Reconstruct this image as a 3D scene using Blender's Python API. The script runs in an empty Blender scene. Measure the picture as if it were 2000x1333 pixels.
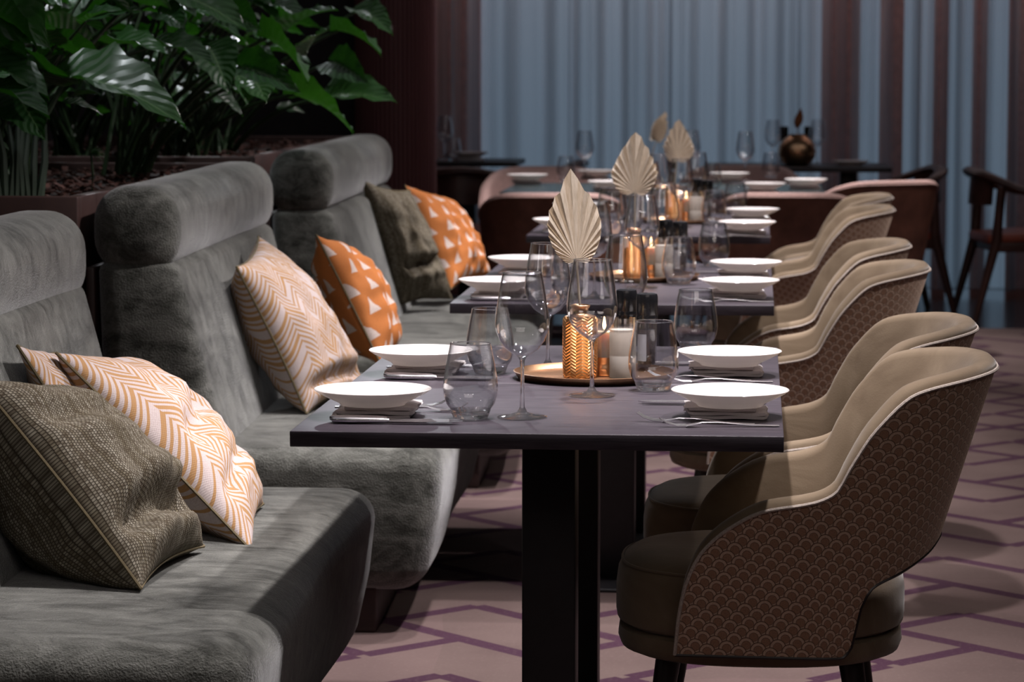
import bpy, bmesh, math, random
from mathutils import Vector, Matrix, noise
R = math.radians
random.seed(7)
sc = bpy.context.scene
COL = sc.collection

# ------------------------------------------------------------------ camera
F_PX = 5555.0
PITCH = math.atan(551.5 / F_PX)
YAW = math.atan(476.0 / F_PX * math.cos(PITCH))
CAM = Vector((0, 0, 1.355))
fwd = Vector((-math.sin(YAW) * math.cos(PITCH), math.cos(YAW) * math.cos(PITCH), -math.sin(PITCH)))
rgt = Vector((math.cos(YAW), math.sin(YAW), 0))
upv = rgt.cross(fwd)
cd = bpy.data.cameras.new('camera'); cam = bpy.data.objects.new('camera', cd); COL.objects.link(cam)
cam.matrix_world = Matrix(((rgt.x, upv.x, -fwd.x, 0), (rgt.y, upv.y, -fwd.y, 0), (rgt.z, upv.z, -fwd.z, CAM.z), (0, 0, 0, 1)))
cd.sensor_width = 36; cd.lens = F_PX / 2000 * 36; cd.clip_end = 60; cd.clip_start = .1
cd.dof.use_dof = True; cd.dof.focus_distance = 4.95; cd.dof.aperture_fstop = 9.0
sc.camera = cam

def P(px, py, z):
    """world point on the horizontal plane z seen at pixel px, py"""
    d = fwd + rgt * ((px - 1000) / F_PX) - upv * ((py - 666.5) / F_PX)
    return CAM + d * ((z - CAM.z) / d.z)
def D(px, py, d):
    """world point seen at pixel px, py at depth d metres"""
    return CAM + (fwd + rgt * ((px - 1000) / F_PX) - upv * ((py - 666.5) / F_PX)) * d

# ------------------------------------------------------------------ world, exposure, lights
w = bpy.data.worlds.new('world'); sc.world = w; w.use_nodes = True
w.node_tree.nodes['Background'].inputs[0].default_value = (.5, .55, .7, 1)
w.node_tree.nodes['Background'].inputs[1].default_value = .02
sc.view_settings.view_transform = 'Standard'; sc.view_settings.look = 'None'
sc.view_settings.exposure = 0.0; sc.view_settings.gamma = 1
sc.cycles.max_bounces = 10; sc.cycles.transparent_max_bounces = 40; sc.cycles.transmission_bounces = 10
sc.cycles.glossy_bounces = 5; sc.cycles.diffuse_bounces = 3
sc.cycles.sample_clamp_indirect = 8.0; sc.cycles.caustics_reflective = False; sc.cycles.caustics_refractive = False

def spot(name, loc, aim, power, angle=60, blend=.5, col=(1, .95, .93), rad=.03):
    l = bpy.data.lights.new(name, 'SPOT'); l.energy = power; l.spot_size = R(angle); l.spot_blend = blend
    l.color = col; l.shadow_soft_size = rad
    o = bpy.data.objects.new(name, l); COL.objects.link(o); o.location = loc
    o.rotation_euler = (Vector(aim) - Vector(loc)).to_track_quat('-Z', 'Y').to_euler()
    return o
def area(name, loc, aim, power, sx, sy, col):
    l = bpy.data.lights.new(name, 'AREA'); l.shape = 'RECTANGLE'; l.size = sx; l.size_y = sy; l.energy = power; l.color = col
    o = bpy.data.objects.new(name, l); COL.objects.link(o); o.location = loc
    o.rotation_euler = (Vector(aim) - Vector(loc)).to_track_quat('-Z', 'Y').to_euler()
    return o
CZ = 2.95
area('front_fill', (.4, 1.7, 2.85), (-.35, 6.2, .7), 13, 2.4, 1.4, (1, .88, .82))  # added soft fill, lifts the shade on faces towards the camera
area('room_fill', (.2, 8.5, 2.93), (.2, 8.5, 0), 20, 5, 9, (.95, .92, 1))  # added overhead fill for the whole room, not a fixture
area('far_fill', (.5, 13.6, 2.93), (.2, 16.5, .9), 9, 5, 1.2, (.9, .93, 1))  # added fill that brightens the curtain end
WARM = (1, .93, .93)
for (y, p) in [(4.75, 235), (5.75, 235), (7.0, 280), (8.3, 300), (9.7, 300), (11.0, 260)]:
    spot('ceiling_spot', (-.22, y, CZ), (-.34, y - .05, 0), p, 56, .5, WARM, .045)
for (y, p) in [(4.6, 210), (6.2, 250), (7.8, 240), (9.4, 240), (11.2, 190)]:
    spot('ceiling_spot', (.58, y, CZ), (-.75, y - .15, .6), p, 60, .6, WARM, .045)
for (x, y, p) in [(-1.0, 13.4, 200), (0, 13.4, 260), (.9, 13.4, 120)]:
    spot('ceiling_spot', (x, y, CZ), (x, y, 0), p, 62, .6, WARM, .045)
for (x, y, p) in [(1.6, 6.6, 150), (1.6, 9.4, 160), (1.3, 12, 120)]:
    spot('ceiling_spot', (x, y, CZ), (x - .1, y, 0), p, 100, 1, (1, .9, .86), .06)
for (x, y, p) in [(-1.75, 7.0, 60), (-1.75, 8.3, 60), (-1.75, 9.7, 60)]:
    spot('plant_spot', (x, y, CZ), (x - .2, y + .2, 1), p, 44, .7, (.9, .95, 1), .04)
def add_glint_light(loc, p, rad=.05):  # small lights added so the glasses have something bright to reflect
    l = bpy.data.lights.new('glint_light', 'POINT'); l.energy = p; l.color = (1, .90, .84); l.shadow_soft_size = rad
    o = bpy.data.objects.new('glint_light', l); COL.objects.link(o); o.location = loc
for (x, y) in [(-2.4, .4), (-.9, .2), (.8, .3), (2.5, .6), (2.2, 3.2), (-2.5, 3.2), (3.0, 6.2), (3.0, 9.5), (2.6, 12.8)]: add_glint_light((x, y, 2.82), 3.6, .04)
spot('plant_spot', (-1.8, 11.4, CZ), (-1.95, 8.0, 1.3), 90, 46, .7, (.9, .95, 1), .06)  # backlight added to put glints on the leaves
area('curtain_gap_fill', (.2, 16.75, 2.93), (.2, 16.9, 0), 26, 5, .08, (1, .8, .78))  # warm fill added behind the curtain to brighten the brown wall

# ------------------------------------------------------------------ node helpers
class NV:
    """a value in a node tree with arithmetic"""
    def __init__(s, nt, sock): s.nt = nt; s.s = sock
    def _m(s, op, *a):
        n = s.nt.nodes.new('ShaderNodeMath'); n.operation = op
        for i, v in enumerate((s,) + a):
            if isinstance(v, NV): s.nt.links.new(v.s, n.inputs[i])
            else: n.inputs[i].default_value = v
        return NV(s.nt, n.outputs[0])
    def __add__(s, o): return s._m('ADD', o)
    __radd__ = __add__
    def __sub__(s, o): return s._m('SUBTRACT', o)
    def __rsub__(s, o): return (s * -1) + o
    def __mul__(s, o): return s._m('MULTIPLY', o)
    __rmul__ = __mul__
    def __truediv__(s, o): return s._m('DIVIDE', o)
    def floor(s): return s._m('FLOOR')
    def fract(s): return s - s.floor()
    def mod(s, o): return s._m('FLOORED_MODULO', o)
    def abs(s): return s._m('ABSOLUTE')
    def lt(s, o): return s._m('LESS_THAN', o)
    def gt(s, o): return s._m('GREATER_THAN', o)
    def sqrt(s): return s._m('SQRT')
    def pow(s, o): return s._m('POWER', o)
    def sin(s): return s._m('SINE')
    def max(s, o): return s._m('MAXIMUM', o)
    def min(s, o): return s._m('MINIMUM', o)
    def clamp(s): return s.max(0.0).min(1.0)
    def step(s, a, b): return ((s - a) * (1.0 / (b - a))).clamp()

class M:
    """a procedural material under construction"""
    def __init__(s, name, rough=.5, spec=.5, metal=0.0, base=(.5, .5, .5)):
        s.m = bpy.data.materials.new(name); s.m.use_nodes = True; s.nt = s.m.node_tree
        s.b = s.nt.nodes['Principled BSDF']; s.out = s.nt.nodes['Material Output']
        s.b.inputs['Roughness'].default_value = rough; s.b.inputs['Specular IOR Level'].default_value = spec
        s.b.inputs['Metallic'].default_value = metal; s.b.inputs['Base Color'].default_value = (*base, 1)
        s.h = None
    def node(s, t): return s.nt.nodes.new(t)
    def link(s, a, b): s.nt.links.new(a.s if isinstance(a, NV) else a, b)
    def coord(s, kind='Object'):
        t = s.node('ShaderNodeTexCoord'); sp = s.node('ShaderNodeSeparateXYZ'); s.link(t.outputs[kind], sp.inputs[0])
        return t.outputs[kind], NV(s.nt, sp.outputs[0]), NV(s.nt, sp.outputs[1]), NV(s.nt, sp.outputs[2])
    def vec(s, x, y, z=0.0):
        c = s.node('ShaderNodeCombineXYZ')
        for i, v in enumerate((x, y, z)):
            if isinstance(v, NV): s.link(v, c.inputs[i])
            else: c.inputs[i].default_value = v
        return c.outputs[0]
    def noise(s, vec, scale=5, detail=2, rough=.5, dist=0, stretch=None):
        if stretch:
            mp = s.node('ShaderNodeMapping'); mp.inputs['Scale'].default_value = stretch; s.link(vec, mp.inputs[0]); vec = mp.outputs[0]
        n = s.node('ShaderNodeTexNoise'); s.link(vec, n.inputs['Vector'])
        n.inputs['Scale'].default_value = scale; n.inputs['Detail'].default_value = detail
        n.inputs['Roughness'].default_value = rough; n.inputs['Distortion'].default_value = dist
        return NV(s.nt, n.outputs[0])
    def mix(s, f, a, b):
        n = s.node('ShaderNodeMix'); n.data_type = 'RGBA'; n.clamp_factor = True
        if isinstance(f, NV): s.link(f, n.inputs[0])
        else: n.inputs[0].default_value = f
        for k, v in ((6, a), (7, b)):
            if isinstance(v, tuple): n.inputs[k].default_value = (*v, 1)
            else: s.link(v, n.inputs[k])
        return n.outputs[2]
    def color(s, c): s.link(c, s.b.inputs['Base Color']); return s
    def rough(s, v): s.link(v, s.b.inputs['Roughness']); return s
    def bump(s, v, strength=.3, dist=.002):
        n = s.node('ShaderNodeBump'); n.inputs['Strength'].default_value = strength; n.inputs['Distance'].default_value = dist
        s.link(v, n.inputs['Height'])
        if s.h: s.link(s.h, n.inputs['Normal'])
        s.h = n.outputs[0]; s.link(s.h, s.b.inputs['Normal']); return s
    def set(s, **k):
        for a, v in k.items(): s.b.inputs[a.replace('_', ' ')].default_value = v
        return s

# ------------------------------------------------------------------ materials
MT = {}
def mat_velvet():
    m = M('grey_velvet', .85, .15); v, x, y, z = m.coord()
    n1 = m.noise(v, 3.2, 3, .6, 1.2, (1.0, .35, 1.0)); n2 = m.noise(v, 14, 3, .65, .6, (1, .3, .7)); n3 = m.noise(v, 260, 2, .6)
    st = m.noise(v, 9, 8, .74, 1.0, (.8, 2.0, 1.6))
    f = (n1 * .4 + st * .6).step(.40, .64)
    c = m.mix(f, (.031, .032, .026), (.235, .237, .215)); c2 = m.mix(n3.step(.3, .75), (.02, .02, .018), c)
    m.color(m.mix(.72, c2, c)); m.bump(n3, .9, .004); m.bump(st, .35, .008)
    m.set(Sheen_Weight=.75, Sheen_Roughness=.35); m.b.inputs['Sheen Tint'].default_value = (.75, .76, .78, 1)
    return m.m
def mat_suede():
    m = M('beige_suede', .8, .2); v, x, y, z = m.coord()
    n1 = m.noise(v, 7, 3, .6, .8); n3 = m.noise(v, 300, 2, .5)
    m.color(m.mix(n1.step(.35, .7), (.145, .103, .066), (.205, .153, .102))); m.bump(n3, .25, .001); m.bump(n1, .2, .01)
    m.set(Sheen_Weight=.3, Sheen_Roughness=.4); return m.m
def mat_scallop():
    m = M('scallop_weave', .75, .25); v, x, y, z = m.coord('UV')
    ax, ay, bx, by, RR = .0200, .0083, .0125, -.0142, .0139
    det = ax * by - ay * bx
    p = (x * by - y * bx) * (1 / det); q = (y * ax - x * ay) * (1 / det)
    pi, qi = p.floor(), q.floor()
    def cand(i, j):
        I, J = pi + i, qi + j; dx = x - (I * ax + J * bx); dy = y - (I * ay + J * by)
        return (dx * dx + dy * dy).sqrt() / RR
    r = cand(1.0, 0.0)
    for (i, j) in ((0.0, 0.0), (1.0, 1.0), (0.0, 1.0)):
        c_ = cand(i, j); k = c_.lt(1.0); r = c_ * k + (1 - k) * r
    nn = m.noise(v, 420, 2, .6); n2 = m.noise(v, 90, 1, .5)
    arc = r.step(.52, .58) * (1 - r.step(.86, .90))
    line = r.step(.88, .94).max(r.step(.48, .52) * (1 - r.step(.54, .58)) * .6)
    c = m.mix(arc, (.30, .165, .105), (.52, .36, .27))
    c = m.mix(line, c, (.11, .062, .042)); c = m.mix(nn.step(.45, .9) * .5, c, (.03, .02, .015)); m.color(c)
    m.bump(arc, .8, .0016); m.bump(nn, .6, .001); m.b.inputs['Sheen Tint'].default_value = (1, .8, .66, 1); m.set(Sheen_Weight=.55, Sheen_Roughness=.5); return m.m
def mat_chevron():
    m = M('chevron_fabric', .85, .15); v, x, y, z = m.coord('UV')
    wob = m.noise(v, 4, 1) * .006; wc = .072
    cx = x / wc; tri = ((cx.fract() - .5).abs() * 2.0)
    jit = (cx.floor() * 3.7 + (cx.fract().gt(.5)) * 1.3).sin() * .004
    s = (y + wob + jit + tri * .048) / .0180
    br = m.noise(m.vec((cx * 2).floor() * 7.1, s.floor() * 3.3), 1.7, 0)
    st = (s.fract() - .5).abs().lt(.21 + 0.0); st = st * (br.gt(.36))
    st2 = (s.fract() - .5).abs().lt(.36) * br.gt(.58); st = st.max(st2)
    weave = ((x * 1500).sin() * (y * 1500).sin() + 1) * .5; nn = m.noise(v, 500, 1)
    c = m.mix(st, (.46, .39, .38), (.35, .195, .082)); c = m.mix(nn.step(.4, .8) * .35, c, (.25, .18, .15)); m.color(c)
    m.bump(weave, .35, .001); m.bump(1 - st, .4, .001); return m.m
def mat_olive():
    m = M('olive_woven_fabric', .9, .12); v, x, y, z = m.coord('UV')
    row = (x / .0040); rw = row.floor(); a = ((y / .0052 + rw.mod(2.0) * .5).fract() - .5).abs() * 2; b = (row.fract() - .5).abs() * 2
    n = m.noise(m.vec(rw * 1.37, y * 2), 1.3, 1); nn = m.noise(m.vec(rw * 3.1, (y / .0052).floor() * 2.7), 1.9, 0); lo = m.noise(v, 14, 2)
    wv = (1 - a.pow(3.0)) * (1 - b.pow(3.0))
    c = m.mix(n.step(.35, .65), (.17, .145, .10), (.34, .31, .25)); c = m.mix(wv, (.020, .014, .010), c)
    c = m.mix(nn.step(.35, .7) * .75, c, (.055, .040, .026)); m.color(m.mix(lo.step(.4, .8) * .3, c, (.05, .04, .02))); m.bump(wv * .6 + nn, .7, .0016); return m.m
def mat_orange():
    m = M('orange_triangle_fabric', .85, .15); v, x, y, z = m.coord('UV')
    W = .066; ry = y / .060; off = ry.floor().mod(2.0) * .5; u = (x / W + off).fract() - .5; t = ry.fract()
    nn = m.noise(v, 45, 3) * .16
    tri = (u.abs() + nn - .08).lt((.86 - t) * .34) * t.gt(.16)
    n2 = m.noise(v, 300, 2); c = m.mix(tri, (.45, .155, .045), (.58, .49, .45)); m.color(m.mix(n2.step(.4, .9) * .35, c, (.2, .07, .02)))
    m.bump(n2, .4, .001); return m.m
def mat_table():
    m = M('dark_stained_oak', .42, .5); v, x, y, z = m.coord()
    g = m.noise(v, 6, 5, .65, .8, (1.2, 16, 16)); g2 = m.noise(v, 30, 2, .6, .3, (1, 30, 30))
    c = m.mix(g.step(.35, .7), (.024, .018, .026), (.060, .048, .062)); m.color(c)
    m.rough(g2 * .25 + .32); m.bump(g2, .12, .0008); return m.m
def mat_tabletop_far():
    m = M('dark_gloss_top', .22, .5); v, x, y, z = m.coord(); g = m.noise(v, 5, 3)
    m.color(m.mix(g, (.018, .035, .038), (.03, .05, .055))); return m.m
def mat_simple(name, base, rough=.5, metal=0, spec=.5, var=.25, scale=20, bump=0, **k):
    m = M(name, rough, spec, metal); v, x, y, z = m.coord(); n = m.noise(v, scale, 3, .6)
    m.color(m.mix(n.step(.3, .7), tuple(c * (1 - var) for c in base), tuple(min(1, c * (1 + var)) for c in base)))
    if bump: m.bump(n, bump, .002)
    m.set(**k); return m.m
def mat_copper():
    m = M('hammered_copper', .38, .5, 1.0); v, x, y, z = m.coord('UV')
    tri = ((x * 9).fract() - .5).abs() * 2; s = (y * 24 + tri * 1.0).fract(); rid = (s - .5).abs() * 2
    n = m.noise(v, 30, 2); m.color(m.mix(n, (.46, .23, .09), (.68, .38, .17))); m.bump(rid, .75, .003); return m.m
def mat_glass():
    m = M('clear_glass', .0, .5, 0, (1, 1, 1)); m.nt.nodes.remove(m.b)
    g = m.node('ShaderNodeBsdfGlass'); g.inputs['IOR'].default_value = 1.5; g.inputs['Roughness'].default_value = .01; g.inputs['Color'].default_value = (1, 1, 1, 1)
    t = m.node('ShaderNodeBsdfTransparent'); mx = m.node('ShaderNodeMixShader'); mx.inputs[0].default_value = .3
    m.link(g.outputs[0], mx.inputs[1]); m.link(t.outputs[0], mx.inputs[2]); m.link(mx.outputs[0], m.out.inputs[0]); return m.m
def mat_thin_glass(name='thin_glass', tint=(.965, .97, .975), base=.085, k=.9):
    m = M(name, .0); m.nt.nodes.remove(m.b)
    t = m.node('ShaderNodeBsdfTransparent'); t.inputs[0].default_value = (*tint, 1)
    g = m.node('ShaderNodeBsdfGlossy'); g.inputs['Roughness'].default_value = .035; g.inputs['Color'].default_value = (1, 1, 1, 1)
    lw = m.node('ShaderNodeLayerWeight'); lw.inputs[0].default_value = .5
    fc = NV(m.nt, lw.outputs['Facing']); f = fc.pow(2.6) * k + base
    m.link(m.mix(fc.pow(3.0), tint, (.66, .67, .71)), t.inputs[0])
    mx = m.node('ShaderNodeMixShader'); m.link(f.clamp(), mx.inputs[0]); m.link(t.outputs[0], mx.inputs[1]); m.link(g.outputs[0], mx.inputs[2])
    m.link(mx.outputs[0], m.out.inputs[0]); return m.m
def mat_emit(name, col, s):
    m = M(name); m.set(Emission_Color=(*col, 1), Emission_Strength=s); return m.m
def mat_curtain():
    m = M('sheer_curtain', .9, .1); v, x, y, z = m.coord()
    n = m.noise(v, 3, 4, .6, 0, (6, 1, .12)); n2 = m.noise(v, 30, 2, .5, 0, (6, 1, .1))
    m.nt.nodes.remove(m.b)
    c = m.mix(n.step(.3, .7), (.20, .24, .29), (.56, .59, .62)); c = m.mix(n2.step(.4, .7) * .4, c, (.30, .33, .38))  # upright bands paint fold shade and uneven window light into the fabric
    d = m.node('ShaderNodeBsdfDiffuse'); m.link(c, d.inputs[0]); t = m.node('ShaderNodeBsdfTranslucent'); m.link(c, t.inputs[0])
    mx = m.node('ShaderNodeMixShader'); mx.inputs[0].default_value = .5; m.link(d.outputs[0], mx.inputs[1]); m.link(t.outputs[0], mx.inputs[2])
    tr = m.node('ShaderNodeBsdfTransparent'); lw = m.node('ShaderNodeLayerWeight'); lw.inputs[0].default_value = .5
    mx2 = m.node('ShaderNodeMixShader'); m.link((NV(m.nt, lw.outputs['Facing']) * .6 + .36).clamp(), mx2.inputs[0])
    m.link(tr.outputs[0], mx2.inputs[1]); m.link(mx.outputs[0], mx2.inputs[2]); m.link(mx2.outputs[0], m.out.inputs[0]); return m.m
def mat_carpet():
    m = M('patterned_carpet', .95, .1); v, x, y, z = m.coord()
    S = .40; p = (y - x - 6.82) / S; q = (y + x - 5.46) / S
    pi, qi = p.floor(), q.floor(); pf, qf = (p + .5).fract() - .5, (q + .5).fract() - .5
    pr, qr = (p + .5).floor(), (q + .5).floor()
    lw_ = .088
    lp = pf.abs().lt(lw_) * ((qi + pr * 2).mod(3.0).gt(.5)) * (qf.abs().gt(.085).max((qi + pr).mod(2.0).gt(.5)))
    lq = qf.abs().lt(lw_) * ((pi + qr).mod(4.0).gt(.5))
    ln = lp.max(lq)
    n1 = m.noise(v, 700, 1, .6); n2 = m.noise(v, 2.2, 3, .6); n3 = m.noise(v, 90, 2, .7)
    ov = ((m.noise(v, 1.6, 0, .5)).gt(.57)) * .12
    c = m.mix(n2.step(.3, .7), (.088, .063, .058), (.122, .089, .081)); c = m.mix(ov, c, (.2, .13, .13))
    c = m.mix(ln, c, (.036, .014, .030)); c = m.mix(n1.step(.35, .8) * .45, c, (.09, .05, .055)); c = m.mix(n3.step(.55, .8) * .2, c, (.26, .2, .18)); m.color(c)
    m.bump(n1, .4, .003); return m.m
def mat_leaf():
    m = M('leaf_green', .33, .8); v, x, y, z = m.coord('UV')
    oi = m.node('ShaderNodeObjectInfo'); rnd = NV(m.nt, oi.outputs['Random'])
    vein = ((y * 9 - (x - .5).abs() * 5).fract() - .5).abs() * 2
    mid = (x - .5).abs().lt(.018)
    c = m.mix(rnd, (.010, .036, .012), (.022, .075, .016)); c = m.mix((1 - vein).pow(5.0) * .35, c, (.05, .13, .05)); c = m.mix(mid * .6, c, (.12, .2, .09)); m.color(c)
    m.bump(vein, .35, .006); m.set(Transmission_Weight=0.0)
    t = m.node('ShaderNodeBsdfTranslucent'); t.inputs[0].default_value = (.05, .26, .01, 1)
    mx = m.node('ShaderNodeMixShader'); mx.inputs[0].default_value = .16; m.link(m.b.outputs[0], mx.inputs[1]); m.link(t.outputs[0], mx.inputs[2]); m.link(mx.outputs[0], m.out.inputs[0])
    return m.m
def mat_ribbed():
    m = M('maroon_ribbed_lacquer', .45, .4); v, x, y, z = m.coord(); n = m.noise(v, 8, 3, .6, 0, (4, 4, .4))
    m.color(m.mix(n, (.095, .036, .038), (.14, .055, .056))); return m.m
MT.update(velvet=mat_velvet(), suede=mat_suede(), scallop=mat_scallop(), chevron=mat_chevron(), olive=mat_olive(), orange=mat_orange(),
          table=mat_table(), gloss=mat_tabletop_far(), copper=mat_copper(), glass=mat_glass(), thin=mat_thin_glass(), curtain=mat_curtain(),
          carpet=mat_carpet(), leaf=mat_leaf(), ribbed=mat_ribbed(),
          olive_pipe=mat_simple('olive_piping', (.10, .075, .035), .8, var=.2, scale=200), white_pipe=mat_simple('pale_piping', (.40, .34, .30), .8, scale=300, bump=.3),
          black=mat_simple('black_steel', (.012, .011, .013), .45, spec=.5), legwood=mat_simple('black_stained_leg', (.016, .010, .010), .35),
          plinth=mat_simple('dark_plinth_wood', (.035, .018, .016), .5, scale=12), planter=mat_simple('dark_brown_planter', (.045, .021, .018), .5, scale=8),
          soil=mat_simple('dark_soil', (.018, .010, .008), .95, scale=60, bump=1), bark=mat_simple('bark_chips', (.050, .014, .008), .9, var=.6, scale=25),
          porcelain=mat_simple('white_porcelain', (.84, .80, .79), .14, var=.02, scale=4), linen=mat_simple('white_linen', (.86, .80, .80), .9, var=.05, scale=300, bump=.25),
          steel=mat_simple('polished_steel', (.85, .83, .86), .26, 1, var=.05), gold=mat_simple('brushed_brass', (.56, .33, .19), .33, 1, var=.12, scale=40),
          dried=None, blackcap=mat_simple('black_plastic_cap', (.012, .012, .014), .2), pepper=mat_simple('dark_peppercorns', (.07, .05, .045), .5, var=.7, scale=220, bump=.8),
          paper=mat_simple('white_paper_label', (.62, .60, .64), .7, var=.04), wax=mat_simple('cream_wax', (.85, .62, .42), .5, var=.03, Subsurface_Weight=.3),
          frost=None, flame=mat_emit('candle_flame', (1, .6, .28), 14), brownleather=mat_simple('brown_leather', (.17, .072, .048), .42, scale=9, var=.35),
          pinkrim=mat_simple('dusty_pink_fabric', (.46, .30, .27), .8, scale=90, var=.15), walnut=mat_simple('dark_walnut', (.060, .024, .018), .4, scale=9, var=.35),
          orangeseat=mat_simple('rust_orange_leather', (.30, .065, .035), .45, scale=10), darkwall=mat_simple('dark_wall_paint', (.012, .010, .012), .8),
          darkfloor=mat_simple('dark_polished_floor', (.012, .012, .016), .16, scale=3), darkceil=mat_simple('dark_ceiling_paint', (.02, .02, .022), .9),
          brownwall=mat_simple('red_brown_wall', (.42, .17, .13), .7), sky=mat_emit('dusk_window', (.20, .31, .43), .46), rustleaf=mat_simple('rust_dried_leaf', (.28, .09, .03), .7))
def mat_dried():
    m = M('dried_palm', .75, .2); v, x, y, z = m.coord('UV'); n = m.noise(v, 12, 3, .6, 0, (8, .5, 1))
    m.color(m.mix(n.step(.3, .7), (.42, .35, .27), (.66, .58, .49)))
    t = m.node('ShaderNodeBsdfTranslucent'); t.inputs[0].default_value = (.6, .45, .3, 1)
    mx = m.node('ShaderNodeMixShader'); mx.inputs[0].default_value = .25; m.link(m.b.outputs[0], mx.inputs[1]); m.link(t.outputs[0], mx.inputs[2]); m.link(mx.outputs[0], m.out.inputs[0])
    return m.m
MT['dried'] = mat_dried()
def mat_frost():
    m = M('frosted_glass', .5, .5, 0, (.8, .74, .68)); t = m.node('ShaderNodeBsdfTranslucent'); t.inputs[0].default_value = (.8, .74, .68, 1)
    v, x, y, z = m.coord(); n = m.noise(v, 60, 2); m.color(m.mix(n, (.62, .56, .52), (.78, .72, .66)))
    mx = m.node('ShaderNodeMixShader'); mx.inputs[0].default_value = .45; m.link(m.b.outputs[0], mx.inputs[1]); m.link(t.outputs[0], mx.inputs[2]); m.link(mx.outputs[0], m.out.inputs[0])
    return m.m
MT['frost'] = mat_frost()
def translucent(key, col, k):
    mt = MT[key]; nt = mt.node_tree; b_ = nt.nodes['Principled BSDF']; o_ = nt.nodes['Material Output']
    t = nt.nodes.new('ShaderNodeBsdfTranslucent'); t.inputs[0].default_value = (*col, 1); mx = nt.nodes.new('ShaderNodeMixShader'); mx.inputs[0].default_value = k
    nt.links.new(b_.outputs[0], mx.inputs[1]); nt.links.new(t.outputs[0], mx.inputs[2]); nt.links.new(mx.outputs[0], o_.inputs[0])
translucent('porcelain', (.9, .84, .80), .22); translucent('linen', (.9, .84, .82), .3)

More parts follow.
